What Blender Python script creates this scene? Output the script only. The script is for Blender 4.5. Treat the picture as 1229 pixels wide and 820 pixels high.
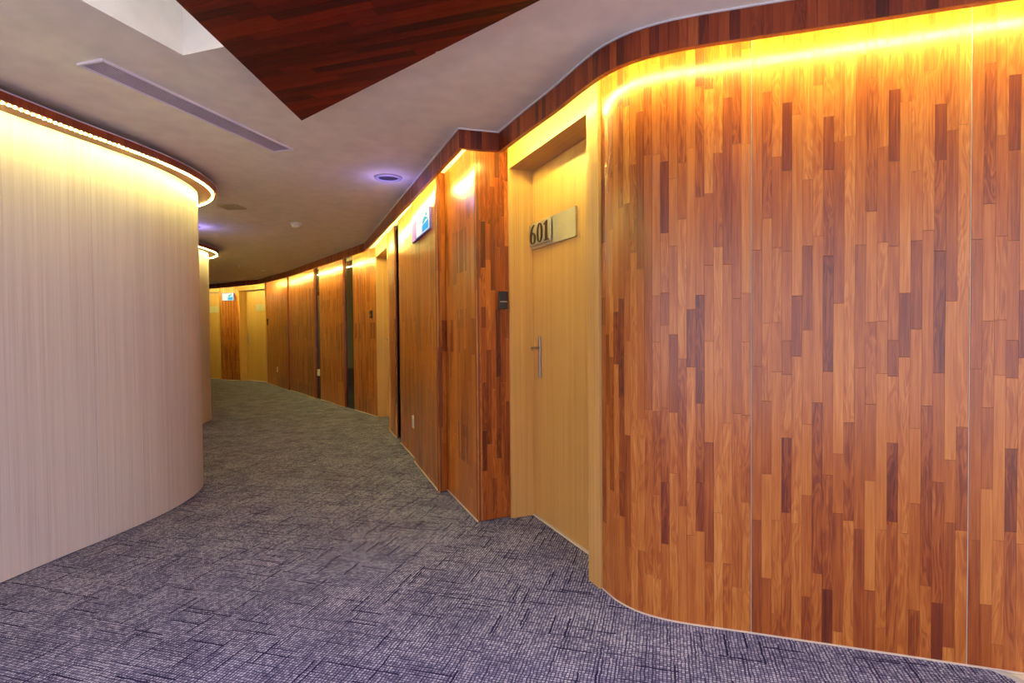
import bpy, bmesh, math, random
from mathutils import Vector, Matrix

scene = bpy.context.scene
for o in list(bpy.data.objects):
    bpy.data.objects.remove(o, do_unlink=True)
COL = scene.collection

# ------------------------------------------------------------------ camera, world, exposure
F_PX, IW, IH, EYE = 660.0, 1229, 820, 1.2
PITCH = math.atan(14.0 / F_PX)
ROLL = 0.0085
cam_d = bpy.data.cameras.new('camera')
cam_d.sensor_width = 36.0
cam_d.lens = 36.0 * F_PX / IW
cam_d.clip_start = 0.05
cam = bpy.data.objects.new('camera', cam_d)
COL.objects.link(cam)
fw = Vector((0, math.cos(PITCH), -math.sin(PITCH)))
r0 = Vector((1, 0, 0))
u0 = r0.cross(fw)
cr, sr = math.cos(ROLL), math.sin(ROLL)
cr_v = r0 * cr - u0 * sr
cu_v = u0 * cr + r0 * sr
m = Matrix.Identity(4)
for i in range(3):
    m[i][0] = cr_v[i]; m[i][1] = cu_v[i]; m[i][2] = -fw[i]
m[2][3] = EYE
cam.matrix_world = m
scene.camera = cam

world = bpy.data.worlds.new('world')
scene.world = world
world.use_nodes = True
bg = world.node_tree.nodes['Background']
bg.inputs['Color'].default_value = (0.86, 0.82, 1.0, 1)
bg.inputs['Strength'].default_value = 2.0

vs = scene.view_settings
vs.view_transform = 'Standard'
vs.look = 'None'
vs.gamma = 1.0
vs.use_curve_mapping = False
vs.exposure = 0.33

LED_COL = (1.0, 0.90, 0.23)
LED_WALL = 170.0          # strip behind the wooden pelmet
LED_RING = 120.0          # strip under the overhanging rings
CEIL = 2.365
PEL = 2.25               # underside of the pelmet
RING = 2.28              # underside of the ledges on the pale walls

# ------------------------------------------------------------------ node helpers
def new_mat(name):
    mt = bpy.data.materials.new(name)
    mt.use_nodes = True
    nt = mt.node_tree
    return mt, nt, nt.nodes['Principled BSDF']

def nd(nt, typ, ins=None, **props):
    n = nt.nodes.new(typ)
    for k, v in props.items():
        setattr(n, k, v)
    for k, v in (ins or {}).items():
        if isinstance(v, bpy.types.NodeSocket):
            nt.links.new(v, n.inputs[k])
        else:
            n.inputs[k].default_value = v
    return n

def mth(nt, op, a, b=None, c=None, clamp=False):
    ins = {0: a}
    if b is not None: ins[1] = b
    if c is not None: ins[2] = c
    n = nd(nt, 'ShaderNodeMath', ins, operation=op)
    n.use_clamp = clamp
    return n.outputs[0]

def ramp(nt, fac, stops):
    n = nd(nt, 'ShaderNodeValToRGB', {0: fac})
    el = n.color_ramp.elements
    while len(el) < len(stops): el.new(0.5)
    for e, (p, c) in zip(el, stops):
        e.position = p; e.color = (*c, 1)
    return n.outputs[0]

def plain(name, col, rough=0.5, metal=0.0, emit=None, es=0.0, spec=0.5):
    mt, nt, p = new_mat(name)
    # slight procedural mottling so that no surface is perfectly flat
    tc = nd(nt, 'ShaderNodeTexCoord')
    nz = nd(nt, 'ShaderNodeTexNoise', {'Vector': tc.outputs['Object'], 'Scale': 9.0, 'Detail': 4.0})
    lo = tuple(c * 0.94 for c in col); hi = tuple(min(1, c * 1.05) for c in col)
    nt.links.new(ramp(nt, nz.outputs[0], [(0.3, lo), (0.7, hi)]), p.inputs['Base Color'])
    p.inputs['Roughness'].default_value = rough
    p.inputs['Metallic'].default_value = metal
    p.inputs['Specular IOR Level'].default_value = spec
    if emit:
        p.inputs['Emission Color'].default_value = (*emit, 1)
        p.inputs['Emission Strength'].default_value = es
    return mt

def wood_material(name, stops, rough=0.3, coat=0.25, spec=0.5):
    """butcher-block staves: attribute 'tone' = (tone, random) for each stave, UV in metres, grain along V"""
    mt, nt, p = new_mat(name)
    at = nd(nt, 'ShaderNodeAttribute', attribute_name='tone')
    sp = nd(nt, 'ShaderNodeSeparateColor', {0: at.outputs['Color']})
    tone, rnd = sp.outputs[0], sp.outputs[1]
    uv = nd(nt, 'ShaderNodeUVMap')
    sx = nd(nt, 'ShaderNodeSeparateXYZ', {0: uv.outputs[0]})
    u, v = sx.outputs[0], sx.outputs[1]
    r1 = mth(nt, 'MULTIPLY', rnd, 53.0)
    c1 = nd(nt, 'ShaderNodeCombineXYZ', {0: mth(nt, 'MULTIPLY', u, 170.0), 1: mth(nt, 'MULTIPLY', v, 5.0), 2: r1})
    n1 = nd(nt, 'ShaderNodeTexNoise', {'Vector': c1.outputs[0], 'Scale': 1.0, 'Detail': 5.0, 'Roughness': 0.6, 'Distortion': 0.6})
    c2 = nd(nt, 'ShaderNodeCombineXYZ', {0: mth(nt, 'MULTIPLY', u, 26.0), 1: mth(nt, 'MULTIPLY', v, 3.2), 2: r1})
    n2 = nd(nt, 'ShaderNodeTexNoise', {'Vector': c2.outputs[0], 'Scale': 1.0, 'Detail': 2.0, 'Distortion': 0.8})
    ring = mth(nt, 'SINE', mth(nt, 'MULTIPLY', n2.outputs[0], 46.0))
    figure = mth(nt, 'MULTIPLY', ring, mth(nt, 'MULTIPLY', mth(nt, 'GREATER_THAN', rnd, 0.40), 0.085))
    streak = mth(nt, 'MULTIPLY', mth(nt, 'SUBTRACT', n1.outputs[0], 0.5), 0.62)
    broad = mth(nt, 'MULTIPLY', mth(nt, 'SUBTRACT', n2.outputs[0], 0.5), 0.38)
    t = mth(nt, 'ADD', mth(nt, 'ADD', tone, streak), mth(nt, 'ADD', figure, broad))
    nt.links.new(ramp(nt, t, stops), p.inputs['Base Color'])
    p.inputs['Roughness'].default_value = rough
    p.inputs['Specular IOR Level'].default_value = spec
    p.inputs['Coat Weight'].default_value = coat
    p.inputs['Coat Roughness'].default_value = 0.22
    bp = nd(nt, 'ShaderNodeBump', {'Height': n1.outputs[0], 'Strength': 0.05, 'Distance': 0.001})
    nt.links.new(bp.outputs[0], p.inputs['Normal'])
    return mt

def veneer_material(name, lo, mid, hi, rough=0.38, fine=420.0):
    """pale straight-grained veneer: fine lines along V"""
    mt, nt, p = new_mat(name)
    uv = nd(nt, 'ShaderNodeUVMap')
    sx = nd(nt, 'ShaderNodeSeparateXYZ', {0: uv.outputs[0]})
    u, v = sx.outputs[0], sx.outputs[1]
    c1 = nd(nt, 'ShaderNodeCombineXYZ', {0: mth(nt, 'MULTIPLY', u, fine), 1: mth(nt, 'MULTIPLY', v, 1.3)})
    n1 = nd(nt, 'ShaderNodeTexNoise', {'Vector': c1.outputs[0], 'Scale': 1.0, 'Detail': 3.0, 'Roughness': 0.65})
    c2 = nd(nt, 'ShaderNodeCombineXYZ', {0: mth(nt, 'MULTIPLY', u, fine * 0.13), 1: mth(nt, 'MULTIPLY', v, 0.35), 2: 3.7})
    n2 = nd(nt, 'ShaderNodeTexNoise', {'Vector': c2.outputs[0], 'Scale': 1.0, 'Detail': 2.0})
    t = mth(nt, 'ADD', mth(nt, 'MULTIPLY', n1.outputs[0], 0.7), mth(nt, 'MULTIPLY', n2.outputs[0], 0.3))
    nt.links.new(ramp(nt, t, [(0.30, lo), (0.5, mid), (0.70, hi)]), p.inputs['Base Color'])
    p.inputs['Roughness'].default_value = rough
    return mt

def carpet_material():
    mt, nt, p = new_mat('woven_carpet')
    tc = nd(nt, 'ShaderNodeTexCoord')
    mp = nd(nt, 'ShaderNodeMapping', {'Vector': tc.outputs['Object'], 'Rotation': (0, 0, math.radians(15.6)), 'Scale': (1 / 0.0125,) * 3})
    sx = nd(nt, 'ShaderNodeSeparateXYZ', {0: mp.outputs[0]})
    wob = nd(nt, 'ShaderNodeTexNoise', {'Vector': mp.outputs[0], 'Scale': 0.35, 'Detail': 2.0})
    wv = mth(nt, 'MULTIPLY', mth(nt, 'SUBTRACT', wob.outputs[0], 0.5), 0.9)
    u = mth(nt, 'ADD', sx.outputs[0], wv)
    v = mth(nt, 'ADD', sx.outputs[1], wv)
    fu, fv = mth(nt, 'FRACT', u), mth(nt, 'FRACT', v)
    iu, iv = mth(nt, 'FLOOR', u), mth(nt, 'FLOOR', v)
    def wn(a, b, c=0.0):
        cb = nd(nt, 'ShaderNodeCombineXYZ', {0: a, 1: b, 2: c})
        return nd(nt, 'ShaderNodeTexWhiteNoise', {'Vector': cb.outputs[0]}, noise_dimensions='3D').outputs[0]
    # block noise: in some patches the warp lines are heavier, in others the weft lines
    blk = nd(nt, 'ShaderNodeTexNoise', {'Vector': mp.outputs[0], 'Scale': 0.055, 'Detail': 2.0}).outputs[0]
    segu = mth(nt, 'FLOOR', mth(nt, 'ADD', mth(nt, 'MULTIPLY', v, 0.085), mth(nt, 'MULTIPLY', wn(iu, 7.0), 9.0)))
    segv = mth(nt, 'FLOOR', mth(nt, 'ADD', mth(nt, 'MULTIPLY', u, 0.085), mth(nt, 'MULTIPLY', wn(iv, 3.0), 9.0)))
    ru, rv = wn(iu, segu, 1.0), wn(iv, segv, 2.0)
    wu = mth(nt, 'ADD', 0.26, mth(nt, 'MULTIPLY', mth(nt, 'POWER', ru, 5.0), 0.42))
    wv2 = mth(nt, 'ADD', 0.24, mth(nt, 'MULTIPLY', mth(nt, 'POWER', rv, 7.0), 0.46))
    lu = mth(nt, 'LESS_THAN', fu, wu)
    lv = mth(nt, 'LESS_THAN', fv, wv2)
    heavy = mth(nt, 'MAXIMUM', mth(nt, 'GREATER_THAN', ru, 0.955), mth(nt, 'GREATER_THAN', rv, 0.965))
    dark = mth(nt, 'MAXIMUM', mth(nt, 'MULTIPLY', lu, 0.80), mth(nt, 'MULTIPLY', lv, 0.80))
    dark = mth(nt, 'MAXIMUM', dark, mth(nt, 'MULTIPLY', heavy, mth(nt, 'MAXIMUM', lu, lv)))
    yarn = mth(nt, 'ADD', 0.55, mth(nt, 'MULTIPLY', wn(iu, iv, 5.0), 0.42))
    lightv = mth(nt, 'MULTIPLY', yarn, mth(nt, 'SUBTRACT', 1.0, mth(nt, 'MULTIPLY', dark, 0.95)))
    lightv = mth(nt, 'MULTIPLY', lightv, mth(nt, 'ADD', 0.65, mth(nt, 'MULTIPLY', blk, 0.7)))
    nt.links.new(ramp(nt, lightv, [(0.0, (0.010, 0.009, 0.046)), (0.30, (0.056, 0.053, 0.125)), (0.65, (0.200, 0.195, 0.315)), (1.0, (0.46, 0.45, 0.60))]), p.inputs['Base Color'])
    p.inputs['Roughness'].default_value = 0.95
    p.inputs['Specular IOR Level'].default_value = 0.1
    bp = nd(nt, 'ShaderNodeBump', {'Height': lightv, 'Strength': 0.35, 'Distance': 0.003})
    nt.links.new(bp.outputs[0], p.inputs['Normal'])
    return mt

def led_material(name, strength, pitch):
    mt, nt, p = new_mat(name)
    uv = nd(nt, 'ShaderNodeUVMap')
    sx = nd(nt, 'ShaderNodeSeparateXYZ', {0: uv.outputs[0]})
    w = mth(nt, 'SINE', mth(nt, 'MULTIPLY', sx.outputs[0], 2 * math.pi / pitch))
    d = mth(nt, 'POWER', mth(nt, 'MAXIMUM', w, 0.0), 2.0)
    s = mth(nt, 'MULTIPLY', mth(nt, 'ADD', 0.006, mth(nt, 'MULTIPLY', d, 4.0)), strength)
    p.inputs['Base Color'].default_value = (0.9, 0.85, 0.6, 1)
    p.inputs['Emission Color'].default_value = (*LED_COL, 1)
    nt.links.new(s, p.inputs['Emission Strength'])
    return mt

STOPS = [(0.0, (0.085, 0.014, 0.005)), (0.25, (0.23, 0.044, 0.008)), (0.5, (0.42, 0.112, 0.016)),
         (0.75, (0.58, 0.205, 0.036)), (1.0, (0.72, 0.33, 0.085))]
M = {}
M['wood'] = wood_material('butcher_block_wood', STOPS)
M['wood_dark'] = wood_material('dark_butcher_block_wood', [(p_, tuple(c * k for c, k in zip(cc, (0.60, 0.34, 0.30)))) for p_, cc in STOPS], rough=0.4, coat=0.1)
M['wood_ceil'] = wood_material('mahogany_block_wood', [(p_, tuple(c * k for c, k in zip(cc, (0.40, 0.075, 0.05)))) for p_, cc in STOPS], rough=0.5, coat=0.0, spec=0.3)
M['wood_core'] = plain('wood_core', (0.16, 0.05, 0.02), 0.6)
M['veneer'] = veneer_material('pale_veneer', (0.54, 0.45, 0.41), (0.71, 0.62, 0.58), (0.83, 0.75, 0.72))
M['door'] = veneer_material('honey_veneer', (0.52, 0.255, 0.070), (0.64, 0.35, 0.105), (0.74, 0.445, 0.15), fine=300.0)
M['seam'] = plain('pale_joint', (0.72, 0.60, 0.48), 0.4)
M['paint'] = plain('ceiling_paint', (0.93, 0.87, 0.77), 0.75)
M['white'] = plain('white_paint', (0.80, 0.79, 0.77), 0.6)
M['carpet'] = carpet_material()
M['tile'] = plain('beige_stone', (0.72, 0.62, 0.48), 0.35)
M['steel'] = plain('brushed_steel', (0.42, 0.38, 0.35), 0.30, 1.0)
M['plate'] = plain('satin_plate', (0.60, 0.55, 0.42), 0.35, 0.6)
M['black'] = plain('black_plastic', (0.012, 0.012, 0.014), 0.35)
M['digits'] = plain('dark_bronze', (0.05, 0.03, 0.015), 0.4, 0.4)
M['ivory'] = plain('ivory_plastic', (0.92, 0.89, 0.82), 0.35)
M['lav'] = plain('lavender_grille_paint', (0.62, 0.56, 0.74), 0.45)
M['lav_light'] = plain('pale_lavender_paint', (0.86, 0.82, 0.93), 0.4)
M['ring_grey'] = plain('grey_ring_paint', (0.50, 0.44, 0.52), 0.5)
M['grey_strip'] = plain('grey_aluminium_strip', (0.45, 0.45, 0.46), 0.5)
M['vent'] = plain('bronze_vent_paint', (0.48, 0.39, 0.26), 0.5)
M['void'] = plain('dark_void', (0.05, 0.04, 0.07), 0.8)
M['glass'] = plain('dark_mirror_glass', (0.02, 0.015, 0.012), 0.04, 0.0, spec=0.9)
M['led_wall'] = led_material('led_strip_wall', LED_WALL, 0.03)
M['led_ring'] = led_material('led_strip_ring', LED_RING, 0.028)
M['sign_white'] = plain('sign_face_white', (0.22, 0.23, 0.24), 0.9, emit=(0.80, 0.92, 1.0), es=0.62, spec=0.05)
M['sign_blue'] = plain('sign_face_blue', (0.02, 0.12, 0.22), 0.9, spec=0.05, emit=(0.03, 0.38, 0.80), es=0.7)
M['sign_teal'] = plain('sign_face_teal', (0.02, 0.15, 0.18), 0.9, spec=0.05, emit=(0.02, 0.50, 0.58), es=0.6)
M['sign_case'] = plain('sign_case_violet', (0.20, 0.14, 0.48), 0.6, spec=0.2)
M['sign_edge'] = plain('sign_edge_pink', (0.30, 0.16, 0.34), 0.8, spec=0.1, emit=(0.7, 0.30, 0.85), es=0.45)
M['lens'] = plain('violet_lens', (0.04, 0.028, 0.045), 0.5)
M['tube'] = plain('cool_tube', (0.9, 0.9, 0.95), 0.4, emit=(0.80, 0.88, 1.0), es=7.0)

# ------------------------------------------------------------------ object helpers
def tag(o, label=None, cat=None, group=None, kind=None):
    if label: o['label'] = label
    if cat: o['category'] = cat
    if group: o['group'] = group
    if kind: o['kind'] = kind
    return o

def empty(name, loc=(0, 0, 0), rz=0.0):
    o = bpy.data.objects.new(name, None)
    o.empty_display_size = 0.1
    o.location = loc
    o.rotation_euler = (0, 0, rz)
    COL.objects.link(o)
    return o

class MB:
    """collects geometry with UVs, a tone attribute and optional loop normals; build() makes ONE mesh object"""
    def __init__(s):
        s.v, s.f, s.uv, s.nr, s.tn = [], [], [], [], []
    def face(s, pts, uvs=None, nrm=None, tone=(0.5, 0.5)):
        b = len(s.v)
        s.v += [tuple(p) for p in pts]
        s.f.append(tuple(range(b, b + len(pts))))
        if nrm is None:
            a = Vector(pts[0]); n = Vector((0, 0, 0))
            for i in range(1, len(pts) - 1):
                n += (Vector(pts[i]) - a).cross(Vector(pts[i + 1]) - a)
            n = n.normalized() if n.length > 0 else Vector((0, 0, 1))
            nrm = [n] * len(pts)
        if uvs is None:
            n = nrm[0]
            if abs(n.z) > 0.7: uvs = [(p[0], p[1]) for p in pts]
            elif abs(n.x) > abs(n.y): uvs = [(p[1], p[2]) for p in pts]
            else: uvs = [(p[0], p[2]) for p in pts]
        s.uv += uvs
        s.nr += [tuple(x) for x in nrm]
        s.tn += [(tone[0], tone[1], 0, 1)] * len(pts)
    def box(s, lo, hi, xf=None, tone=(0.5, 0.5), ch=0.0, uvf=None):
        """axis box in local space; xf maps local points to world"""
        xf = xf or (lambda p: p)
        x0, y0, z0 = lo; x1, y1, z1 = hi
        if ch <= 0:
            P = [(x0, y0, z0), (x1, y0, z0), (x1, y1, z0), (x0, y1, z0), (x0, y0, z1), (x1, y0, z1), (x1, y1, z1), (x0, y1, z1)]
            for f in ((0, 3, 2, 1), (4, 5, 6, 7), (0, 1, 5, 4), (1, 2, 6, 5), (2, 3, 7, 6), (3, 0, 4, 7)):
                s.poly([P[i] for i in f], xf, tone, uvf)
            return
        bm = bmesh.new()
        bmesh.ops.create_cube(bm, size=1.0)
        for v in bm.verts:
            v.co = Vector(((x0 + x1) / 2 + v.co.x * (x1 - x0), (y0 + y1) / 2 + v.co.y * (y1 - y0), (z0 + z1) / 2 + v.co.z * (z1 - z0)))
        bmesh.ops.bevel(bm, geom=list(bm.edges), offset=ch, segments=2, affect='EDGES', profile=0.5)
        for f in bm.faces:
            s.poly([tuple(v.co) for v in f.verts], xf, tone, uvf)
        bm.free()
    def poly(s, pts, xf=None, tone=(0.5, 0.5), uvf=None):
        xf = xf or (lambda p: p)
        uvs = None
        if uvf: uvs = [uvf(p) for p in pts]
        s.face([xf(p) for p in pts], uvs, None, tone)
    def lathe(s, prof, n, xf, tone=(0.5, 0.5)):
        """profile of (radius, z) turned about local z"""
        for j in range(len(prof) - 1):
            (ra, za), (rb, zb) = prof[j], prof[j + 1]
            for i in range(n):
                a, b = 2 * math.pi * i / n, 2 * math.pi * (i + 1) / n
                q = [(ra * math.cos(a), ra * math.sin(a), za), (ra * math.cos(b), ra * math.sin(b), za),
                     (rb * math.cos(b), rb * math.sin(b), zb), (rb * math.cos(a), rb * math.sin(a), zb)]
                if ra < 1e-6: q = [q[0], q[2], q[3]]
                elif rb < 1e-6: q = [q[0], q[1], q[2]]
                s.poly(q, xf, tone)
    def build(s, name, mat, parent=None, smooth=True):
        me = bpy.data.meshes.new(name)
        me.from_pydata(s.v, [], s.f)
        uvl = me.uv_layers.new(name='UVMap')
        uvl.data.foreach_set('uv', [c for p in s.uv for c in p])
        ca = me.color_attributes.new('tone', 'FLOAT_COLOR', 'CORNER')
        ca.data.foreach_set('color', [c for p in s.tn for c in p])
        if smooth:
            me.polygons.foreach_set('use_smooth', [True] * len(me.polygons))
            me.normals_split_custom_set(s.nr)
        me.materials.append(M[mat] if isinstance(mat, str) else mat)
        o = bpy.data.objects.new(name, me)
        COL.objects.link(o)
        if parent:
            o.parent = parent
            o.matrix_parent_inverse = Matrix.LocRotScale(parent.location, parent.rotation_euler, None).inverted() if parent.type == 'EMPTY' else Matrix.Identity(4)
        return o

class Path:
    """plan curve; the corridor lies on the right-hand side of travel"""
    def __init__(s, pts, smooth=False, step=0.02):
        pts = [Vector((p[0], p[1])) for p in pts]
        s.smooth = smooth
        if smooth:
            q = [pts[0] * 2 - pts[1]] + pts + [pts[-1] * 2 - pts[-2]]
            out = []
            for i in range(1, len(q) - 2):
                p0, p1, p2, p3 = q[i - 1:i + 3]
                d = [max(1e-4, (b - a).length) ** 0.5 for a, b in ((p0, p1), (p1, p2), (p2, p3))]
                t0, t1 = 0, d[0]; t2 = t1 + d[1]; t3 = t2 + d[2]
                n = max(2, int((p2 - p1).length / step))
                for k in range(n):
                    t = t1 + (t2 - t1) * k / n
                    A1 = p0 * ((t1 - t) / (t1 - t0)) + p1 * ((t - t0) / (t1 - t0))
                    A2 = p1 * ((t2 - t) / (t2 - t1)) + p2 * ((t - t1) / (t2 - t1))
                    A3 = p2 * ((t3 - t) / (t3 - t2)) + p3 * ((t - t2) / (t3 - t2))
                    B1 = A1 * ((t2 - t) / (t2 - t0)) + A2 * ((t - t0) / (t2 - t0))
                    B2 = A2 * ((t3 - t) / (t3 - t1)) + A3 * ((t - t1) / (t3 - t1))
                    out.append(B1 * ((t2 - t) / (t2 - t1)) + B2 * ((t - t1) / (t2 - t1)))
            pts = out + [pts[-1]]
        s.p = pts
        s.s = [0.0]
        for a, b in zip(pts, pts[1:]): s.s.append(s.s[-1] + (b - a).length)
        s.L = s.s[-1]
        sn = []
        for a, b in zip(pts, pts[1:]):
            t = (b - a).normalized(); sn.append(Vector((t.y, -t.x)))
        s.segn = sn
        s.n = [sn[0]]
        for a, b in zip(sn, sn[1:]):
            mth_ = (a + b)
            s.n.append(mth_ / max(0.35, (mth_.dot(a))))
        s.n.append(sn[-1])
    def seg(s, d):
        import bisect
        return min(max(bisect.bisect_right(s.s, d) - 1, 0), len(s.p) - 2)
    def at(s, d):
        i = s.seg(d)
        k = (d - s.s[i]) / (s.s[i + 1] - s.s[i])
        return s.p[i].lerp(s.p[i + 1], k), s.n[i].lerp(s.n[i + 1], k)
    def near_x(s, x):
        return min(zip([abs(p.x - x) for p in s.p], s.s))[1]
    def samples(s, a, b, ds):
        if not s.smooth:
            inner = [q for q in s.s if a + 1e-5 < q < b - 1e-5]
            return [a] + inner + [b]
        n = max(1, int(math.ceil((b - a) / ds - 1e-6)))
        return [a + (b - a) * i / n for i in range(n + 1)]

def sweep(mb, path, prof, a=0.0, b=None, ds=0.06, tone=(0.5, 0.5), caps=True):
    """closed profile of (offset to the corridor side, z), counter-clockwise seen against travel, swept from a to b"""
    b = path.L if b is None else b
    ss = path.samples(a, b, ds)
    pr = [path.at(d) for d in ss]
    rows = [[(p.x + n.x * o, p.y + n.y * o, z) for o, z in prof] for p, n in pr]
    k = len(prof)
    area = sum(prof[j][0] * prof[(j + 1) % k][1] - prof[(j + 1) % k][0] * prof[j][1] for j in range(k))
    flip = area < 0
    for j in range(k):
        (o1, z1), (o2, z2) = prof[j], prof[(j + 1) % k]
        dl = math.hypot(o2 - o1, z2 - z1)
        if dl < 1e-7: continue
        no, nz = (z2 - z1) / dl, -(o2 - o1) / dl
        if flip: no, nz = -no, -nz
        for i in range(len(ss) - 1):
            q = [rows[i][j], rows[i + 1][j], rows[i + 1][(j + 1) % k], rows[i][(j + 1) % k]]
            nn = []
            for idx in (i, i + 1, i + 1, i):
                n2 = pr[idx][1].normalized() if path.smooth else path.segn[path.seg((ss[i] + ss[i + 1]) / 2)]
                nn.append(Vector((n2.x * no, n2.y * no, nz)))
            if abs(nz) > 0.7: uv = [(ss[i], o1), (ss[i + 1], o1), (ss[i + 1], o2), (ss[i], o2)]
            else: uv = [(ss[i], z1), (ss[i + 1], z1), (ss[i + 1], z2), (ss[i], z2)]
            fn = (Vector(q[1]) - Vector(q[0])).cross(Vector(q[2]) - Vector(q[0]))
            if fn.dot(nn[0]) < 0:
                q.reverse(); nn.reverse(); uv.reverse()
            mb.face(q, uv, nn, tone)
    if caps:
        for i, sg in ((0, -1), (-1, 1)):
            q = [Vector(x) for x in rows[i]]
            t = Vector((-pr[i][1].y, pr[i][1].x, 0)) * sg
            fn = (q[1] - q[0]).cross(q[2] - q[0])
            uv = [(ss[i] + o, z) for o, z in prof]
            if fn.dot(t) < 0: q.reverse(); uv.reverse()
            mb.face(q, uv, None, tone)

def rect(o0, o1, z0, z1, ch=0.0):
    if ch <= 0: return [(o0, z0), (o1, z0), (o1, z1), (o0, z1)]
    return [(o0, z0), (o1 - ch, z0), (o1, z0 + ch), (o1, z1 - ch), (o1 - ch, z1), (o0, z1)]

def frame_xf(a, b, off=0.0):
    """local (along a->b, towards the corridor, z) -> world; a, b plan points"""
    a = Vector((a[0], a[1])); b = Vector((b[0], b[1]))
    t = (b - a).normalized(); n = Vector((t.y, -t.x))
    def f(p):
        q = a + t * p[0] + n * (p[1] + off)
        return (q.x, q.y, p[2])
    f.L = (b - a).length; f.ang = math.atan2(t.y, t.x)
    return f

rng = random.Random(11)

# one period of ten staves of the block-board, (top height, tone), read downwards
TABLE = [
    [(CEIL, .70), (2.19, .50), (1.50, .40), (1.05, .45), (.45, .30)],
    [(CEIL, .50), (2.10, .33), (1.62, .65), (1.217, .50), (.916, .42), (.633, .75), (.226, .35)],
    [(CEIL, .75), (2.20, .60), (1.85, .45), (1.506, .60), (1.22, .52), (1.03, .70), (.456, .60), (.09, .42)],
    [(CEIL, .60), (2.05, .18), (1.795, .38), (1.49, .50), (1.15, .30), (1.02, .60), (.777, .10), (.489, .40)],
    [(CEIL, .55), (2.00, .70), (1.32, .20), (1.09, .65), (.45, .60)],
    [(CEIL, .70), (1.754, .55), (1.506, .28), (1.19, .60), (.833, .68), (.562, .50), (.173, .28)],
    [(CEIL, .50), (2.10, .65), (1.54, .57), (.916, .26), (.267, .50)],
    [(CEIL, .65), (1.98, .22), (1.784, .36), (1.465, .13), (1.034, .50), (.645, .36), (.21, .02)],
    [(CEIL, .60), (1.884, .35), (1.288, .76), (.727, .50), (.503, .33), (.055, .65)],
    [(CEIL, .80), (1.90, .72), (.845, .35), (.479, .60)],
]
def column(i, flip=False):
    segs = TABLE[i % 10]
    tops = [z for z, _ in segs] + [0.0]
    out = [(tops[k + 1], tops[k], segs[k][1]) for k in range(len(segs))]
    if flip: out = [(CEIL - z1, CEIL - z0, t) for z0, z1, t in out]
    return [(max(z0, 0.004), min(z1, CEIL - 0.002), t) for z0, z1, t in out]

def staves(path, a, b, order, flip, parent, mat='wood', single=True, name='stave', fixed=0.0, dz=0.0, dtone=0.0):
    """vertical staves over path length a..b; single -> one object each, else one joined mesh"""
    n = max(1, round((b - a) / 0.0342))
    w = (b - a) / n
    joined = None if single else MB()
    for c in range(n):
        for k, (z0, z1, t) in enumerate(column(order[c % len(order)], flip)):
            mb = MB() if single else joined
            r = random.Random(order[c % len(order)] * 31 + k * 7 + (500 if flip else 0)).random()
            pr = rng.uniform(-0.0003, 0.0003)
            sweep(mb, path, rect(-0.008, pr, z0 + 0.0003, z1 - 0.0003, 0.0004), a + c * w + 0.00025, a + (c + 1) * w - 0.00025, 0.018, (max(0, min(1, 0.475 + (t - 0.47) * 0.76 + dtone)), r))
            if single: mb.build(name, mat, parent)
    if not single:
        return tag(joined.build(name, mat, parent), kind='stuff')

# ------------------------------------------------------------------ floor
mb = MB()
edge_pts = [(1.50, 1.972), (1.60, 1.930), (1.655, 1.895), (1.685, 1.845), (1.695, 1.77), (1.70, 1.5), (1.70, -3.5)]
poly = [(-11, -3.5)] + [(x, y) for x, y in reversed(edge_pts)] + [(1.2, 2.4), (1.2, 3.9), (-0.6, 5.2), (-0.6, 15.0), (-11, 15.0)]
mb.poly([(x, y, 0.0) for x, y in poly], uvf=lambda p: (p[0], p[1]))
floor = tag(mb.build('floor', 'carpet'), 'blue grey carpet with a woven grid pattern along the corridor', 'carpet', kind='structure')
mb = MB()
poly = [(x, y) for x, y in edge_pts] + [(4.5, -3.5), (4.5, 2.4), (1.5, 2.4)]
mb.poly([(x, y, -0.002) for x, y in poly], uvf=lambda p: (p[0], p[1]))
tag(mb.build('floor_tile', 'tile'), 'smooth beige stone floor beside the carpet edge', 'floor', kind='structure')
mb = MB()
sweep(mb, Path(edge_pts, True, 0.03), rect(-0.026, 0.0, -0.004, 0.004), ds=0.04)
tag(mb.build('trim_1', 'grey_strip'), 'grey metal edging strip bending around the carpet corner', 'edging', kind='structure')

# ------------------------------------------------------------------ ceiling with the recessed light trough
D1 = Vector((0.306, 0.952)); D2 = Vector((0.952, -0.306))
K = Vector((-1.371, 2.335))
def tr(a, b): q = K - D1 * a + D2 * b; return (q.x, q.y)
hole = [tr(0, 0), tr(0, 0.55), tr(2.2, 0.55), tr(2.2, 0)]
outer = [(-11, 15.0), (4.5, 15.0), (4.5, -3.0), (-11, -3.0)]
mb = MB()
for i in range(4):
    j = (i + 1) % 4
    mb.poly([(*hole[j], CEIL), (*outer[j], CEIL), (*outer[i], CEIL), (*hole[i], CEIL)], uvf=lambda p: (p[0], p[1]))
ceiling = tag(mb.build('ceiling', 'paint', smooth=False), 'smooth painted ceiling above the corridor', 'ceiling', kind='structure')
mb = MB()
for i in range(4):
    j = (i + 1) % 4
    mb.poly([(*hole[i], CEIL), (*hole[j], CEIL), (*hole[j], CEIL + 0.35), (*hole[i], CEIL + 0.35)])
mb.poly([(*h, CEIL + 0.35) for h in hole])
mb.build('light_trough', 'paint', ceiling, smooth=False)

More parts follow.
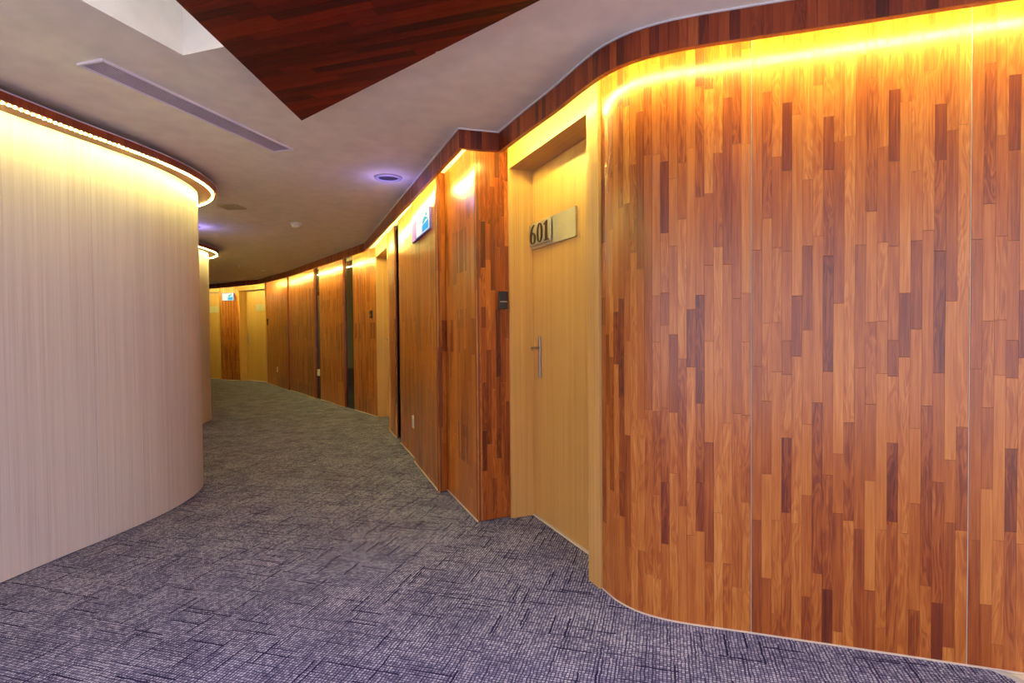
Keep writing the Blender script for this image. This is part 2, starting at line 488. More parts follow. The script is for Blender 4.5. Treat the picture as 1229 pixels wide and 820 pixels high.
# hanging block-board panel under the ceiling
PT = Vector((-1.092, 2.905)); PL = Vector((-1.129, 0.533)); PR = Vector((1.647, 0.533))
PZ = 2.305
panel = empty('ceiling_panel', (PT.x, PT.y, PZ))
tag(panel, 'dark red wooden board with a pointed corner hung under the ceiling', 'ceiling panel')
def clip_poly(pts, nrm, d):
    out = []
    for i in range(len(pts)):
        a, b = pts[i], pts[(i + 1) % len(pts)]
        da, db = a.dot(nrm) - d, b.dot(nrm) - d
        if da <= 0: out.append(a)
        if da * db < 0: out.append(a.lerp(b, da / (da - db)))
    return out
tri = [PT, PR, PL]
mb = MB()
cen = (PT + PL + PR) / 3
inn = [cen + (p - cen) * 0.985 for p in tri]
for zz, rv in ((PZ + 0.012, False), (CEIL - 0.001, True)):
    mb.poly([(p.x, p.y, zz) for p in (inn if not rv else inn[::-1])])
for i in range(3):
    a, b = inn[i], inn[(i + 1) % 3]
    mb.poly([(a.x, a.y, PZ + 0.012), (a.x, a.y, CEIL - 0.001), (b.x, b.y, CEIL - 0.001), (b.x, b.y, PZ + 0.012)])
mb.build('backing_board', 'wood_core', panel, smooth=False)
SW = 0.042
r2 = random.Random(5)
vs_ = [p.dot(D1) for p in tri]; us_ = [p.dot(D2) for p in tri]
row = 0
v0 = min(vs_)
while v0 < max(vs_):
    u = min(us_) - r2.uniform(0, 0.6)
    while u < max(us_):
        ln = r2.uniform(0.45, 0.95)
        g = 0.0004
        pp = clip_poly(tri, D2, u + ln - g)
        for nrm, dd in ((-D2, -(u + g)), (D1, v0 + SW - g), (-D1, -(v0 + g))):
            if len(pp) >= 3: pp = clip_poly(pp, nrm, dd)
        if len(pp) >= 3:
            ar = 0.5 * abs(sum(pp[i].x * pp[(i + 1) % len(pp)].y - pp[(i + 1) % len(pp)].x * pp[i].y for i in range(len(pp))))
            if ar > 2e-4:
                mb = MB()
                tn = (min(1, max(0, r2.gauss(0.36, 0.17))), r2.random())
                dz = r2.uniform(0, 0.0004)
                uvf = lambda p: (p[0] * D1.x + p[1] * D1.y, p[0] * D2.x + p[1] * D2.y)
                # clockwise seen from above -> faces down
                sgn = sum(pp[i].x * pp[(i + 1) % len(pp)].y - pp[(i + 1) % len(pp)].x * pp[i].y for i in range(len(pp)))
                if sgn > 0: pp.reverse()
                mb.poly([(p.x, p.y, PZ + dz) for p in pp], tone=tn, uvf=uvf)
                for i in range(len(pp)):
                    a, b = pp[i], pp[(i + 1) % len(pp)]
                    mb.poly([(b.x, b.y, PZ + dz), (a.x, a.y, PZ + dz), (a.x, a.y, PZ + 0.012), (b.x, b.y, PZ + 0.012)], tone=tn, uvf=uvf)
                mb.build('stave', 'wood_ceil', panel, smooth=False)
        u += ln
    v0 += SW
    row += 1

# cool tube inside the trough
tb = empty('tube_light', (*tr(1.1, 0.47), CEIL + 0.2))
tag(tb, 'slim cool white tube light inside the ceiling trough above the wooden board', 'light')
ang = math.atan2(D1.y, D1.x)
def tube_xf(p):
    c = Vector(tr(1.1, 0.47)) + D1 * p[2]
    return (c.x + D2.x * p[0], c.y + D2.y * p[0], CEIL + 0.22 + p[1])
mb = MB(); mb.lathe([(0, -0.95), (0.016, -0.95), (0.016, 0.95), (0, 0.95)], 12, tube_xf)
mb.build('tube', 'tube', tb)
mb = MB(); mb.box((-0.02, 0.016, -0.98), (0.02, 0.05, 0.98), tube_xf); mb.build('batten', 'white', tb, smooth=False)

# ------------------------------------------------------------------ right-hand wall of block-board staves
JA, JD = Vector((0.0, 3.48)), Vector((0.37, 2.61))          # door 601: far and near side of the opening
DT = (JD - JA).normalized()
JO = JD + DT * 0.10
W1P = Path([(JO.x, JO.y), (0.452, 2.405), (0.52, 2.31), (0.63, 2.235), (0.93, 2.135), (1.33, 2.005), (1.68, 1.89), (2.3, 1.70), (3.2, 1.43)], True)
s1 = W1P.near_x(0.925); s2 = W1P.near_x(1.592); s3 = s2 + 0.684
mb = MB()
sweep(mb, W1P, rect(-0.12, -0.020, 0, CEIL - 0.001))
wall_right = tag(mb.build('wall_right', 'wood_core'), 'curved wall of glossy red brown wooden blocks beside the numbered door', 'wall', kind='structure')
def board(parent, path, a, b, z0=0.002, z1=CEIL - 0.002):
    mb = MB(); sweep(mb, path, rect(-0.0195, -0.0085, z0, z1), a + 0.001, b - 0.001)
    return mb.build('wall_panel', 'wood_core', parent)
ordA = [3, 5, 8, 4, 7, 1, 9, 6, 0, 2]
ordB = list(range(10))
for a, b, od, fl in ((0.006, s1 - 0.002, ordA, True), (s1 + 0.002, s2 - 0.002, ordB, False)):
    staves(W1P, a, b, od, fl, board(wall_right, W1P, a, b))
p3 = board(wall_right, W1P, s2 + 0.002, s3)
cut = s2 + 0.002 + 0.0342 * 6
staves(W1P, s2 + 0.002, cut, ordB, False, p3)
staves(W1P, cut, s3, [6, 7, 8, 9, 0, 1, 2, 3, 4, 5], False, p3, single=False, name='stave_facing')
p4 = board(wall_right, W1P, s3, W1P.L)
staves(W1P, s3 + 0.002, W1P.L, ordB, False, p4, single=False, name='stave_facing')
for sj in (s1, s2, s3):
    mb = MB(); sweep(mb, W1P, rect(-0.02, 0.0004, 0.003, CEIL - 0.003), sj - 0.0009, sj + 0.0009)
    mb.build('joint_strip', 'seam', wall_right)
mb = MB(); sweep(mb, W1P, rect(0.0006, 0.004, 0, 0.006))
mb.build('floor_strip', 'seam', wall_right)

# ------------------------------------------------------------------ wooden walls further along the corridor
def stave_wall(name, a, b, label, panels, single=False, order=None, strip=True, parent=None, core_cut=0.0, core_cut0=0.0, dtone=0.0):
    """straight wall a->b; panels = list of (u0, u1, proud offset, kind)"""
    base = Path([a, b])
    if parent is None:
        mb = MB(); sweep(mb, base, rect(-0.20, -0.020, 0, CEIL - 0.001), core_cut0, base.L - core_cut)
        parent = tag(mb.build(name, 'wood_core'), label, 'wall', kind='structure')
    for (u0, u1, off, kind) in panels:
        P0, N = base.at(u0); P1, _ = base.at(u1)
        pp = Path([P0 + N * off, P1 + N * off])
        if kind == 'glass':
            mb = MB(); sweep(mb, pp, rect(-0.019, 0.0, 0.002, CEIL - 0.002))
            mb.build('glass_pane', 'glass', parent)
            continue
        bd = MB(); sweep(bd, pp, rect(-0.0195 - max(0, off), -0.0085, 0.002, CEIL - 0.002))
        bo = bd.build('wall_panel', 'wood_core', parent)
        od = order or [rng.randrange(10) for _ in range(37)]
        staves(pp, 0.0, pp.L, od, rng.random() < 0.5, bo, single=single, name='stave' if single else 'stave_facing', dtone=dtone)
        if off > 0.01:       # stave-coloured edges of a proud panel
            for u_e, sg in ((0.0, 1), (pp.L, -1)):
                eb = MB(); ee = sorted((u_e, u_e - sg * 0.004))
                sweep(eb, pp, rect(-off - 0.019, 0.0004, 0.004, CEIL - 0.004), ee[0], ee[1], tone=(0.25, rng.random()))
                eb.build('panel_edge', 'wood', bo)
        if strip:
            mb = MB(); sweep(mb, pp, rect(0.0006, 0.005, 0, 0.009)); mb.build('floor_strip', 'seam', parent)
    return parent

C1 = (-0.22, 3.41)
stave_wall('wall_corner', C1, (JA.x - DT.x * 0.03, JA.y - DT.y * 0.03), 'narrow wooden block wall turning back beside the numbered door', [(0.0, 0.2295, 0.0, 'wood')], single=True, order=[9, 3, 8, 6, 7, 0, 1], strip=False, core_cut0=0.07, dtone=-0.15)  # lowered stave tones paint the shade of this narrow wall into its colour
C2 = (-0.49, 4.10)
wc = stave_wall('wall_corridor', C2, C1, 'wooden block corridor wall of stepped panels between two doors', [(0.0, 0.741, 0.0, 'wood')], core_cut=0.05)
C3 = (-0.545, 4.045)
stave_wall('', C3, C2, '', [(0.0, 0.075, 0.0, 'wood')], strip=False, parent=wc)
C4 = (-0.885, 4.97); C5 = (-0.90, 5.01); C5b = (-0.875, 5.02)
mb = MB(); pc = Path([C5b, C3]); sweep(mb, pc, rect(-0.20, -0.02, 0, CEIL - 0.001), 0.0, pc.L - 0.05); mb.build('wall_core', 'wood_core', wc)
stave_wall('', C5, C3, '', [(0.0, 1.025, 0.0, 'wood')], parent=wc)
stave_wall('', (-0.90, 5.01), (-0.872, 5.022), '', [], strip=False, parent=wc)
C6 = (-1.195, 5.85)
mb = MB(); sweep(mb, Path([(-1.47, 6.59), (-1.195, 5.85), C5b]), rect(-0.24, -0.055, 0, CEIL - 0.001)); mb.build('wall_core', 'wood_core', wc)
stave_wall('', C6, C5b, '', [(0.0, 0.885, 0.0, 'wood')], parent=wc)
DR2 = (-1.475, 6.59)                                     # near side of the second door
stave_wall('', DR2, C6, '', [(0.02, 0.50, 0.0, 'wood'), (0.50, 0.785, -0.035, 'glass')], parent=wc)

FA, FB = (-5.74, 12.86), (-1.88, 7.66)
wf = stave_wall('wall_gallery', FA, FB, 'long wooden block wall with proud panels and dark glass slots', [
    (0.03, 1.155, 0.0, 'wood'), (1.16, 1.985, 0.035, 'wood'), (1.99, 3.28, 0.0, 'wood'), (3.30, 3.745, 0.03, 'wood'), (3.75, 3.965, -0.004, 'glass'),
    (3.97, 4.80, 0.004, 'wood'), (4.805, 5.225, 0.025, 'wood'), (5.23, 5.585, -0.004, 'glass'), (5.59, 6.46, 0.004, 'wood')])
GA, GB = (-7.36, 13.90), (-6.72, 13.60)
stave_wall('wall_pier', GA, GB, 'dark wooden pier carrying the far exit sign between two doors', [(0.02, 0.70, 0.0, 'wood')])
mb = MB(); sweep(mb, Path([(-10.6, 14.6), (-8.35, 14.25)]), rect(-0.12, 0, 0, CEIL - 0.001))
tag(mb.build('wall_end', 'veneer'), 'plain pale wall at the far end past the last door', 'wall', kind='structure')

# ------------------------------------------------------------------ doors
def numeral(mb, ch, w, h, t, xf):
    """bold upright numerals with thick stems and hairline tops, raised by t"""
    def slab(quads):
        for q in quads:
            F = [(x, t, z) for x, z in q]; B = [(x, 0.0, z) for x, z in q]
            mb.poly(F, xf)
            for i in range(len(q)):
                j = (i + 1) % len(q)
                mb.poly([F[j], F[i], B[i], B[j]], xf)
    def ring(cx, cz, ro, zo, ri, zi, a0=0.0, a1=2 * math.pi, n=28):
        qs = []
        for i in range(n):
            a, b = a0 + (a1 - a0) * i / n, a0 + (a1 - a0) * (i + 1) / n
            P = lambda r, z, g: (cx + r * math.cos(g), cz + z * math.sin(g))
            qs.append([P(ro, zo, a), P(ro, zo, b), P(ri, zi, b), P(ri, zi, a)])
        slab(qs)
    if ch == '0':
        ring(0, h / 2, w / 2, h / 2, w * 0.22, h * 0.46)
    elif ch == '6':
        ring(0, h * 0.31, w / 2, h * 0.31, w * 0.21, h * 0.265)
        ring(w * 0.30, h * 0.36, w * 0.80, h * 0.64, w * 0.50, h * 0.60, math.pi * 0.50, math.pi * 1.02, 18)
    elif ch == '1':
        slab([[(-w * .15, 0.05 * h), (w * .15, 0.05 * h), (w * .15, h), (-w * .15, h * 0.94)],
              [(-w * .36, 0), (w * .36, 0), (w * .36, h * .05), (-w * .36, h * .05)],
              [(-w * .36, h * .80), (-w * .15, h * .84), (-w * .15, h * .94), (-w * .36, h * .86)]])

def door(name, far, near, label, wl=0.02, wr=0.10, hgt=2.212, number=None, depth=0.15, hinge=0.1, blank=True):
    xf = frame_xf(far, near)
    L = xf.L
    root = empty(name, (far[0], far[1], 0))
    tag(root, label, 'door', kind='structure')
    uvf = lambda p: (p[0], p[2])
    uvd = lambda p: (p[0] + p[1], p[2])
    mb = MB(); mb.box((-wl, -depth - 0.05, 0), (0, 0.012, CEIL - 0.001), xf, ch=0.0015, uvf=uvd); mb.build('jamb', 'door', root, smooth=False)
    mb = MB(); mb.box((L, -depth - 0.05, 0), (L + wr, 0.014, CEIL - 0.001), xf, ch=0.0015, uvf=uvd); mb.build('jamb', 'door', root, smooth=False)
    mb = MB(); mb.box((0.0005, -depth - 0.05, hgt), (L - 0.0005, 0.011, CEIL - 0.001), xf, ch=0.0015, uvf=lambda p: (p[2] + p[1], p[0])); mb.build('header', 'door', root, smooth=False)
    mb = MB(); mb.box((0.006, -depth - 0.045, 0.012), (L - 0.006, -depth, hgt - 0.005), xf, ch=0.001, uvf=uvf)
    leaf = mb.build('door_leaf', 'door', root, smooth=False)
    mb = MB(); mb.box((0.0, -depth - 0.045, 0.0), (L, -depth + 0.012, 0.010), xf); mb.build('threshold', 'seam', root, smooth=False)
    # handle: narrow upright plate with a lever
    hx = hinge
    mb = MB(); mb.box((hx - 0.013, -depth + 0.0005, 0.90), (hx + 0.013, -depth + 0.012, 1.16), xf, ch=0.003)
    hp = mb.build('handle_plate', 'steel', leaf, smooth=False)
    mb = MB()
    mb.lathe([(0, 0), (0.010, 0), (0.010, 0.048), (0, 0.048)], 12, lambda p: xf((hx + p[0], -depth + 0.012 + p[2], 1.082 + p[1])))
    mb.box((hx - 0.012, -depth + 0.046, 1.074), (hx + 0.115, -depth + 0.060, 1.090), xf, ch=0.003)
    mb.build('lever', 'steel', leaf, smooth=False)
    # number plate
    if number or blank:
        z0, z1 = 1.708, 1.872
        x0, x1 = 0.012, min(0.575, L - 0.06)
        if not number: x0, x1 = L * 0.42, L * 0.86
        mb = MB(); mb.box((x0, -depth + 0.004, z0), (x1, -depth + 0.014, z1), xf, ch=0.001)
        pl = mb.build('number_plate', 'plate', leaf, smooth=False)
        if number:
            mb = MB(); mb.box((x0 + 0.003, -depth + 0.022, z0 + 0.018), (x0 + 0.292, -depth + 0.030, z1 - 0.012), xf, ch=0.001)
            mb.build('number_panel', 'plate', leaf, smooth=False)
            for ci, ch in enumerate(number):
                cx_ = x0 + 0.003 + 0.289 * (0.19, 0.53, 0.84)[ci]
                zb = z0 + 0.026
                dm = MB()
                def dx(p, cx_=cx_, zb=zb): return xf((cx_ + p[0], -depth + 0.0302 + p[1], zb + p[2]))
                numeral(dm, ch, 0.082, 0.118, 0.005, dx)
                dm.build('digit', 'digits', leaf, smooth=False)
    return root

door('door_1', JA, JD, 'honey coloured veneer door numbered 601 set in a deep frame', number='601')
door('door_2', (-1.865, 7.64), (-1.475, 6.60), 'honey veneer door recess between stepped panels and the long gallery wall', wl=0.03, wr=0.03)
door('door_3', (-6.70, 13.575), (-5.78, 12.90), 'honey veneer door facing along the corridor beside the dark pier', wl=0.04, wr=0.04)
door('door_4', (-8.33, 14.25), (-7.40, 13.915), 'honey veneer door on the far side of the dark pier, partly behind the column', wl=0.04, wr=0.04)

# ------------------------------------------------------------------ wooden pelmet with the hidden light strip
PELM = [(-10.303, 13.900), (-7.970, 13.627), (-7.271, 13.297), (-5.599, 12.150), (-4.277, 10.536), (-1.934, 7.261), (-0.296, 3.193), (-0.068, 3.261)]
# the jog is sharp, the sweep over the big wall is curved
CURV = [(-0.068, 3.261), (0.078, 2.945), (0.209, 2.668), (0.309, 2.435), (0.389, 2.279), (0.474, 2.182), (0.569, 2.119), (0.671, 2.075), (0.875, 2.010), (1.128, 1.934), (1.468, 1.827), (2.138, 1.618), (3.062, 1.337)]
cv = Path(CURV, True, 0.05)
PELP = Path(PELM[:-1] + [tuple(p) for p in cv.p])
TH = 0.024
mb = MB(); sweep(mb, PELP, rect(-TH, -0.006, PEL + 0.002, CEIL - 0.0005))
trim2 = tag(mb.build('trim_2', 'wood_core'), 'dark wooden pelmet along the ceiling hiding the yellow light strip', 'pelmet', kind='structure')
mb = MB(); sweep(mb, PELP, rect(-TH, 0.0, PEL, PEL + 0.0018), tone=(0.45, 0.3)); mb.build('lower_edge', 'wood', trim2)
mb = MB(); sweep(mb, PELP, rect(-0.01, 0.007, CEIL - 0.007, CEIL - 0.0004)); mb.build('top_bead', 'white', trim2)
s_near = PELP.s[len(PELM) - 4]           # bend by the second door
sp_ = 0.0
k = 0
far_mb = MB()
r3 = random.Random(21)
bounds = list(PELP.s)
s_jog0 = PELP.s[len(PELM) - 2]; s_jog1 = PELP.s[len(PELM) - 1]
def pelm_run(a, b, single):
    n = max(1, round((b - a) / 0.036)); w = (b - a) / n
    for c in range(n):
        mb = MB() if single else far_mb
        sweep(mb, PELP, rect(-0.006, r3.uniform(-0.0002, 0.0002), PEL + 0.002, CEIL - 0.0071), a + c * w + 0.0003, a + (c + 1) * w - 0.0003, tone=(min(1, max(0, r3.gauss(0.40, 0.17))), r3.random()))
        if single: mb.build('stave', 'wood_dark', trim2)
for a, b in zip(PELP.s[:len(PELM) - 2], PELP.s[1:len(PELM) - 1]): pelm_run(a, b, False)
s_end = s_jog1 + cv.near_x(1.85)
pelm_run(s_jog0, s_jog1, True); pelm_run(s_jog1, s_end, True); pelm_run(s_end, PELP.L, False)
tag(far_mb.build('stave_facing', 'wood_dark', trim2), kind='stuff')

mb = MB(); sweep(mb, PELP, rect(-TH - 0.008, -TH - 0.001, PEL + 0.011, PEL + 0.018), 0.05, PELP.L - 0.05)
tag(mb.build('led_strip', 'led_wall'), 'bright yellow light strip hidden behind the wooden pelmet above the block wall', 'light strip')

# ------------------------------------------------------------------ pale rounded walls on the other side
def pale_wall(name, pts, seams_x, label, ringlabel, ledlabel):
    P = Path(pts, True)
    mb = MB(); sweep(mb, P, rect(-0.10, -0.013, 0, CEIL - 0.001))
    w = tag(mb.build(name, 'seam'), label, 'wall', kind='structure')
    ss = [0.0] + seams_x(P) + [P.L]
    for a, b in zip(ss, ss[1:]):
        mb = MB(); sweep(mb, P, rect(-0.012, 0.0, 0.004, CEIL - 0.002, 0.0006), a + 0.001, b - 0.001, 0.04)
        mb.build('wall_panel', 'veneer', w)
    # overhanging ring with its light strip
    a, b = 0.05, P.L - 0.05
    mb = MB(); sweep(mb, P, rect(0.0008, 0.130, RING, RING + 0.048, 0.002), a, b, 0.03, tone=(0.40, 0.4))
    rg = tag(mb.build('trim_3' if name == 'wall_left' else 'trim_4', 'wood_dark'), ringlabel, 'ledge', kind='structure')
    mb = MB(); sweep(mb, P, rect(0.1302, 0.1325, RING + 0.043, RING + 0.049), a, b, 0.03); mb.build('top_bead', 'lav', rg)
    mb = MB(); sweep(mb, P, rect(0.102, 0.110, RING - 0.005, RING - 0.0003), a + 0.01, b - 0.01, 0.03)
    tag(mb.build('led_strip', 'led_ring'), ledlabel, 'light strip')
    return w

LP = [(-3.7, -0.9), (-3.15, 0.3), (-2.80, 1.2), (-2.62, 1.8), (-2.53, 2.25), (-2.47, 2.62), (-2.415, 2.95), (-2.355, 3.25), (-2.315, 3.55), (-2.315, 3.80), (-2.35, 4.05), (-2.42, 4.27), (-2.56, 4.48), (-2.78, 4.66), (-3.1, 4.78), (-3.7, 4.85)]
def seamsL(P):
    def by_y(y): return min((abs(p.y - y) + (5 if p.x < -2.75 and y > 3 else 0), s) for p, s in zip(P.p, P.s))[1]
    return [by_y(0.6), by_y(1.45), by_y(2.29), by_y(3.14), by_y(3.93), by_y(4.62)]
pale_wall('wall_left', LP, seamsL, 'pale veneered wall with a rounded end nearest the hanging board', 'thin wooden ledge ringing the top of the larger pale rounded wall', 'dotted yellow light strip under the ledge of the larger pale wall')
CP = [(-6.4, 5.62), (-5.3, 5.62), (-4.65, 5.75), (-4.25, 6.05), (-4.08, 6.45), (-4.035, 6.85), (-4.06, 7.2), (-4.13, 7.5), (-4.28, 7.77), (-4.52, 7.98), (-4.9, 8.12), (-6.0, 8.2), (-7.0, 8.2)]
pale_wall('wall_left_rear', CP, lambda P: [P.L * k / 6 for k in range(1, 6)], 'narrow pale rounded wall end further along, behind the larger one', 'thin wooden ledge ringing the top of the further pale rounded wall', 'yellow light strip under the ledge of the further pale wall')
mb = MB(); sweep(mb, Path([(-3.68, 4.85), (-6.5, 5.0), (-6.5, 5.62)]), rect(-0.1, 0, 0, CEIL - 0.001))
tag(mb.build('wall_niche', 'veneer'), 'pale wall closing the niche between the two rounded walls', 'wall', kind='structure')
mb = MB(); sweep(mb, Path([(-7.0, 8.2), (-10.6, 9.6), (-10.6, 14.6)]), rect(-0.1, 0, 0, CEIL - 0.001))
tag(mb.build('wall_far_left', 'veneer'), 'pale wall where the corridor bends out of sight behind the columns', 'wall', kind='structure')

# ------------------------------------------------------------------ exit signs
def exit_sign(a, b, u0, u1, z0, z1, label, edge=0.0):
    xf = frame_xf(a, b)
    q = xf((u0, 0, z0))
    root = tag(empty('exit_sign', q), label, 'exit sign', 'lit exit signs')
    mb = MB(); mb.box((u0, 0.001, z0), (u1, 0.016, z1), xf, ch=0.002); mb.build('sign_case', 'sign_case', root, smooth=False)
    if edge:
        mb = MB(); mb.box((u0 + 0.006, 0.0162, z0 + 0.006), (u0 + edge - 0.02, 0.0180, z1 - 0.006), xf); mb.build('side_glow', 'sign_edge', root, smooth=False)
    x0, x1 = u0 + edge + 0.008, u1 - 0.02
    mb = MB(); mb.box((x0, 0.0162, z0 + 0.012), (x1, 0.0185, z1 - 0.014), xf)
    face = mb.build('sign_face', 'sign_white', root, smooth=False)
    w, h = x1 - x0, z1 - z0 - 0.026
    def q2(pts, nm, mt, y=0.0187):
        mb = MB()
        P = [(x0 + px * w, y, z0 + 0.012 + pz * h) for px, pz in pts]
        Pb = [(p[0], y + 0.0012, p[2]) for p in P]
        mb.poly(Pb[::-1] if False else Pb, xf)
        n = len(P)
        for i in range(n):
            j = (i + 1) % n
            mb.poly([P[i], P[j], Pb[j], Pb[i]], xf)
        return mb.build(nm, mt, face, smooth=False)
    q2([(.50, .04), (.96, .04), (.96, .50), (.50, .40)], 'door_symbol', 'sign_blue')
    q2([(.52, .44), (.70, .50), (.80, .70), (.74, .80), (.60, .72)], 'runner_body', 'sign_teal', 0.0200)
    q2([(.78, .78), (.84, .76), (.88, .82), (.86, .90), (.80, .92), (.76, .86)], 'runner_head', 'sign_teal', 0.0200)
    q2([(.72, .62), (.90, .54), (.92, .60), (.78, .70)], 'runner_arm', 'sign_teal', 0.0200)
    return root
exit_sign(C5, C3, 0.10, 0.865, 1.975, 2.145, 'lit exit sign in a violet case on the stepped wooden wall', 0.20)
exit_sign(GA, GB, 0.10, 0.53, 1.985, 2.185, 'lit exit sign on the dark wooden pier at the corridor end')

# ------------------------------------------------------------------ card readers and sockets
def reader(a, b, u, z, label, w=0.058, h=0.112):
    xf = frame_xf(a, b)
    root = tag(empty('card_reader', xf((u, 0, z - h / 2))), label, 'card reader', 'black card readers beside doors')
    mb = MB(); mb.box((u - w / 2, 0.001, z - h / 2), (u + w / 2, 0.020, z + h / 2), xf, ch=0.004); mb.build('reader_body', 'black', root, smooth=False)
    mb = MB(); mb.box((u - w * .40, 0.0202, z - 0.012), (u + w * .40, 0.0225, z - 0.007), xf); mb.build('card_slot', 'steel', root, smooth=False)
    mb = MB(); mb.box((u - w * .42, 0.0202, z + 0.004), (u + w * .42, 0.024, z + h * .44), xf, ch=0.001); mb.build('touch_pad', 'black', root, smooth=False)
reader(C1, (0, 3.48), 0.172, 1.386, 'black card reader on the narrow wooden wall beside door 601')
reader(FA, FB, 6.30, 1.435, 'black card reader on the long gallery wall by its near end', 0.07)
reader(FA, FB, 0.16, 1.43, 'black card reader at the far end of the long gallery wall', 0.08, 0.15)
def socket(a, b, u, z, off, label):
    xf = frame_xf(a, b, off)
    w, h = 0.115, 0.115
    root = tag(empty('wall_socket', xf((u, 0, z - h / 2))), label, 'socket', 'ivory wall sockets low on the wooden walls')
    mb = MB(); mb.box((u - w / 2, 0.001, z - h / 2), (u + w / 2, 0.016, z + h / 2), xf, ch=0.003); mb.build('cover_plate', 'ivory', root, smooth=False)
    for dz in (-0.024, 0.024):
        mb = MB(); mb.box((u - 0.017, 0.0162, z + dz - 0.013), (u + 0.017, 0.0185, z + dz + 0.013), xf, ch=0.002); mb.build('outlet', 'white', root, smooth=False)
socket(C6, C5b, 0.78, 0.345, 0.0, 'ivory wall socket low on the stepped wooden wall below the near exit sign')
socket(FA, FB, 1.02, 0.372, 0.0, 'ivory wall socket low at the far end of the long gallery wall')
socket(FA, FB, 3.86, 0.47, -0.004, 'ivory wall socket on the narrow dark glass slot of the gallery wall')

# ------------------------------------------------------------------ ceiling fixtures
# long slot grille
GA_, GB_ = Vector((-1.791, 2.384)), Vector((-1.456, 3.539))
gx = frame_xf(GA_, GB_)
GL = gx.L
gr = tag(empty('air_grille', (GA_.x, GA_.y, CEIL)), 'long lavender slatted air grille in the ceiling beside the pale wall', 'air grille')
hw = 0.062
mb = MB(); mb.box((0.0, -hw, CEIL - 0.003), (GL, hw, CEIL - 0.0005), gx); mb.build('back_plate', 'void', gr, smooth=False)
for lo, hi in (((-0.012, -hw - 0.012, CEIL - 0.010), (GL + 0.012, -hw, CEIL - 0.0002)), ((-0.012, hw, CEIL - 0.010), (GL + 0.012, hw + 0.012, CEIL - 0.0002)),
               ((-0.012, -hw, CEIL - 0.010), (0.0, hw, CEIL - 0.0002)), ((GL, -hw, CEIL - 0.010), (GL + 0.012, hw, CEIL - 0.0002))):
    mb = MB(); mb.box(lo, hi, gx, ch=0.001); mb.build('frame_bar', 'lav_light', gr, smooth=False)
for i in range(9):
    y = -hw + (i + 0.5) * (2 * hw / 9)
    mb = MB(); mb.box((0.001, y - 0.0036, CEIL - 0.0065), (GL - 0.001, y + 0.0036, CEIL - 0.0045), gx); mb.build('slat', 'lav', gr, smooth=False)
# square vent
sv = tag(empty('ceiling_vent', (-2.588, 5.127, CEIL)), 'small square brown vent in the ceiling past the larger pale wall', 'vent')
cs, sn = math.cos(-0.12), math.sin(-0.12)
def vx(p):
    p = (p[0] * 0.78, p[1] * 0.70, p[2])
    return (-2.588 + p[0] * cs - p[1] * sn, 5.127 + p[0] * sn + p[1] * cs, CEIL + p[2])
mb = MB(); mb.box((-0.10, -0.10, -0.003), (0.10, 0.10, -0.0005), vx); mb.build('back_plate', 'void', sv, smooth=False)
for lo, hi in (((-0.12, -0.12, -0.010), (0.12, -0.10, -0.0002)), ((-0.12, 0.10, -0.010), (0.12, 0.12, -0.0002)), ((-0.12, -0.0999, -0.010), (-0.10, 0.0999, -0.0002)), ((0.10, -0.0999, -0.010), (0.12, 0.0999, -0.0002))):
    mb = MB(); mb.box(lo, hi, vx); mb.build('frame_bar', 'vent', sv, smooth=False)
for i in range(7):
    y = -0.10 + (i + 0.5) * 0.2 / 7
    mb = MB(); mb.box((-0.0995, y - 0.008, -0.009), (0.0995, y + 0.008, -0.0035), vx); mb.build('slat', 'vent', sv, smooth=False)
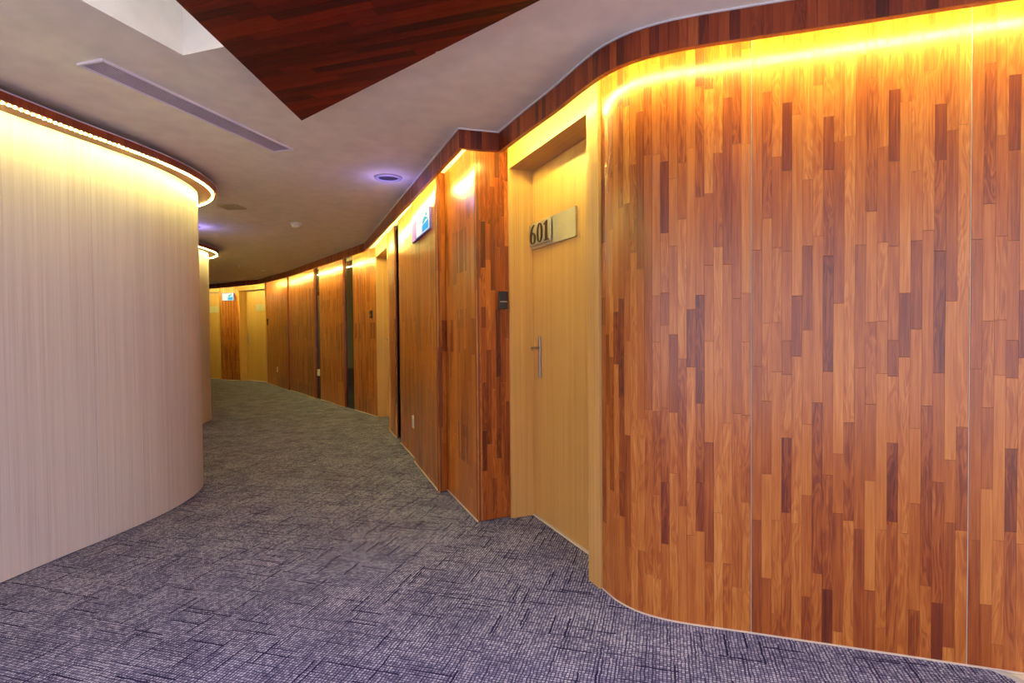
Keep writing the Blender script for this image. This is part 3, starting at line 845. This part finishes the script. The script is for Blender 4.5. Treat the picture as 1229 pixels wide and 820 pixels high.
# round downlights with a violet lens
def downlight(x, y, label, power, beam=0.0, z=None):
    zc = CEIL if z is None else z
    f = lambda p: (x + p[0], y + p[1], zc + p[2])
    root = tag(empty('downlight', (x, y, zc)), label, 'downlight', 'round violet downlights')
    mb = MB(); mb.lathe([(0.075, -0.001), (0.105, -0.001), (0.103, -0.008), (0.078, -0.012), (0.075, -0.001)], 28, f); mb.build('trim_ring', 'ring_grey', root)
    mb = MB(); mb.lathe([(0.0749, -0.004), (0.05, -0.006), (0.0, -0.007)], 28, f); mb.build('lens', 'lens', root)
    ld = bpy.data.lights.new('downlight_glow', 'POINT'); ld.energy = power; ld.color = (0.30, 0.26, 1.0); ld.shadow_soft_size = 0.05
    lo = bpy.data.objects.new('downlight_glow', ld); COL.objects.link(lo); lo.location = (0, 0, -0.12); lo.parent = root
    if beam:
        sd_ = bpy.data.lights.new('downlight_beam', 'SPOT'); sd_.energy = beam; sd_.color = (0.62, 0.60, 1.0)
        sd_.spot_size = math.radians(125); sd_.spot_blend = 0.9; sd_.shadow_soft_size = 0.08
        so = bpy.data.objects.new('downlight_beam', sd_); COL.objects.link(so); so.location = (0, 0, -0.02); so.parent = root
downlight(-0.929, 4.200, 'round violet downlight in the ceiling near the wooden pelmet', 1.2)
downlight(-3.515, 6.040, 'round violet downlight in the ceiling between the two pale rounded walls', 3.0)
downlight(-0.42, 1.32, 'round violet downlight set in the hanging wooden board', 0.5, 55.0, PZ)
downlight(0.62, 0.80, 'round violet downlight in the wooden board by its long edge', 0.5, 55.0, PZ)
downlight(-1.75, 0.9, 'round violet downlight in the ceiling beside the light trough', 0.5, 40.0)
# smoke detector
f = lambda p: (-2.306 + p[0], 5.933 + p[1], CEIL + p[2])
sd = tag(empty('smoke_detector', (-2.306, 5.933, CEIL)), 'white domed smoke detector on the ceiling in mid corridor', 'smoke detector')
mb = MB(); mb.lathe([(0.0, -0.0005), (0.062, -0.0005), (0.062, -0.014), (0.05, -0.02), (0.0, -0.0201)], 24, f); mb.build('base', 'white', sd)
mb = MB(); mb.lathe([(0.043, -0.0203), (0.043, -0.032), (0.03, -0.046), (0.0, -0.05)], 24, f); mb.build('dome', 'white', sd)
def sprinkler(x, y, label):
    f = lambda p: (x + p[0], y + p[1], CEIL + p[2])
    root = tag(empty('sprinkler', (x, y, CEIL)), label, 'sprinkler', 'ceiling sprinklers')
    mb = MB(); mb.lathe([(0.0, -0.0005), (0.06, -0.0005), (0.05, -0.012), (0.0, -0.0125)], 18, f); mb.build('rosette', 'white', root)
    mb = MB(); mb.lathe([(0.012, -0.0125), (0.012, -0.04), (0.0, -0.0401)], 12, f); mb.build('nozzle', 'white', root)
    mb = MB(); mb.lathe([(0.0, -0.0403), (0.03, -0.0403), (0.03, -0.044), (0.0, -0.0441)], 14, f); mb.build('deflector', 'white', root)
sprinkler(-4.680, 9.487, 'small round sprinkler on the ceiling beyond the smoke detector')
sprinkler(-4.671, 10.419, 'small round sprinkler on the ceiling closest to the far doors')
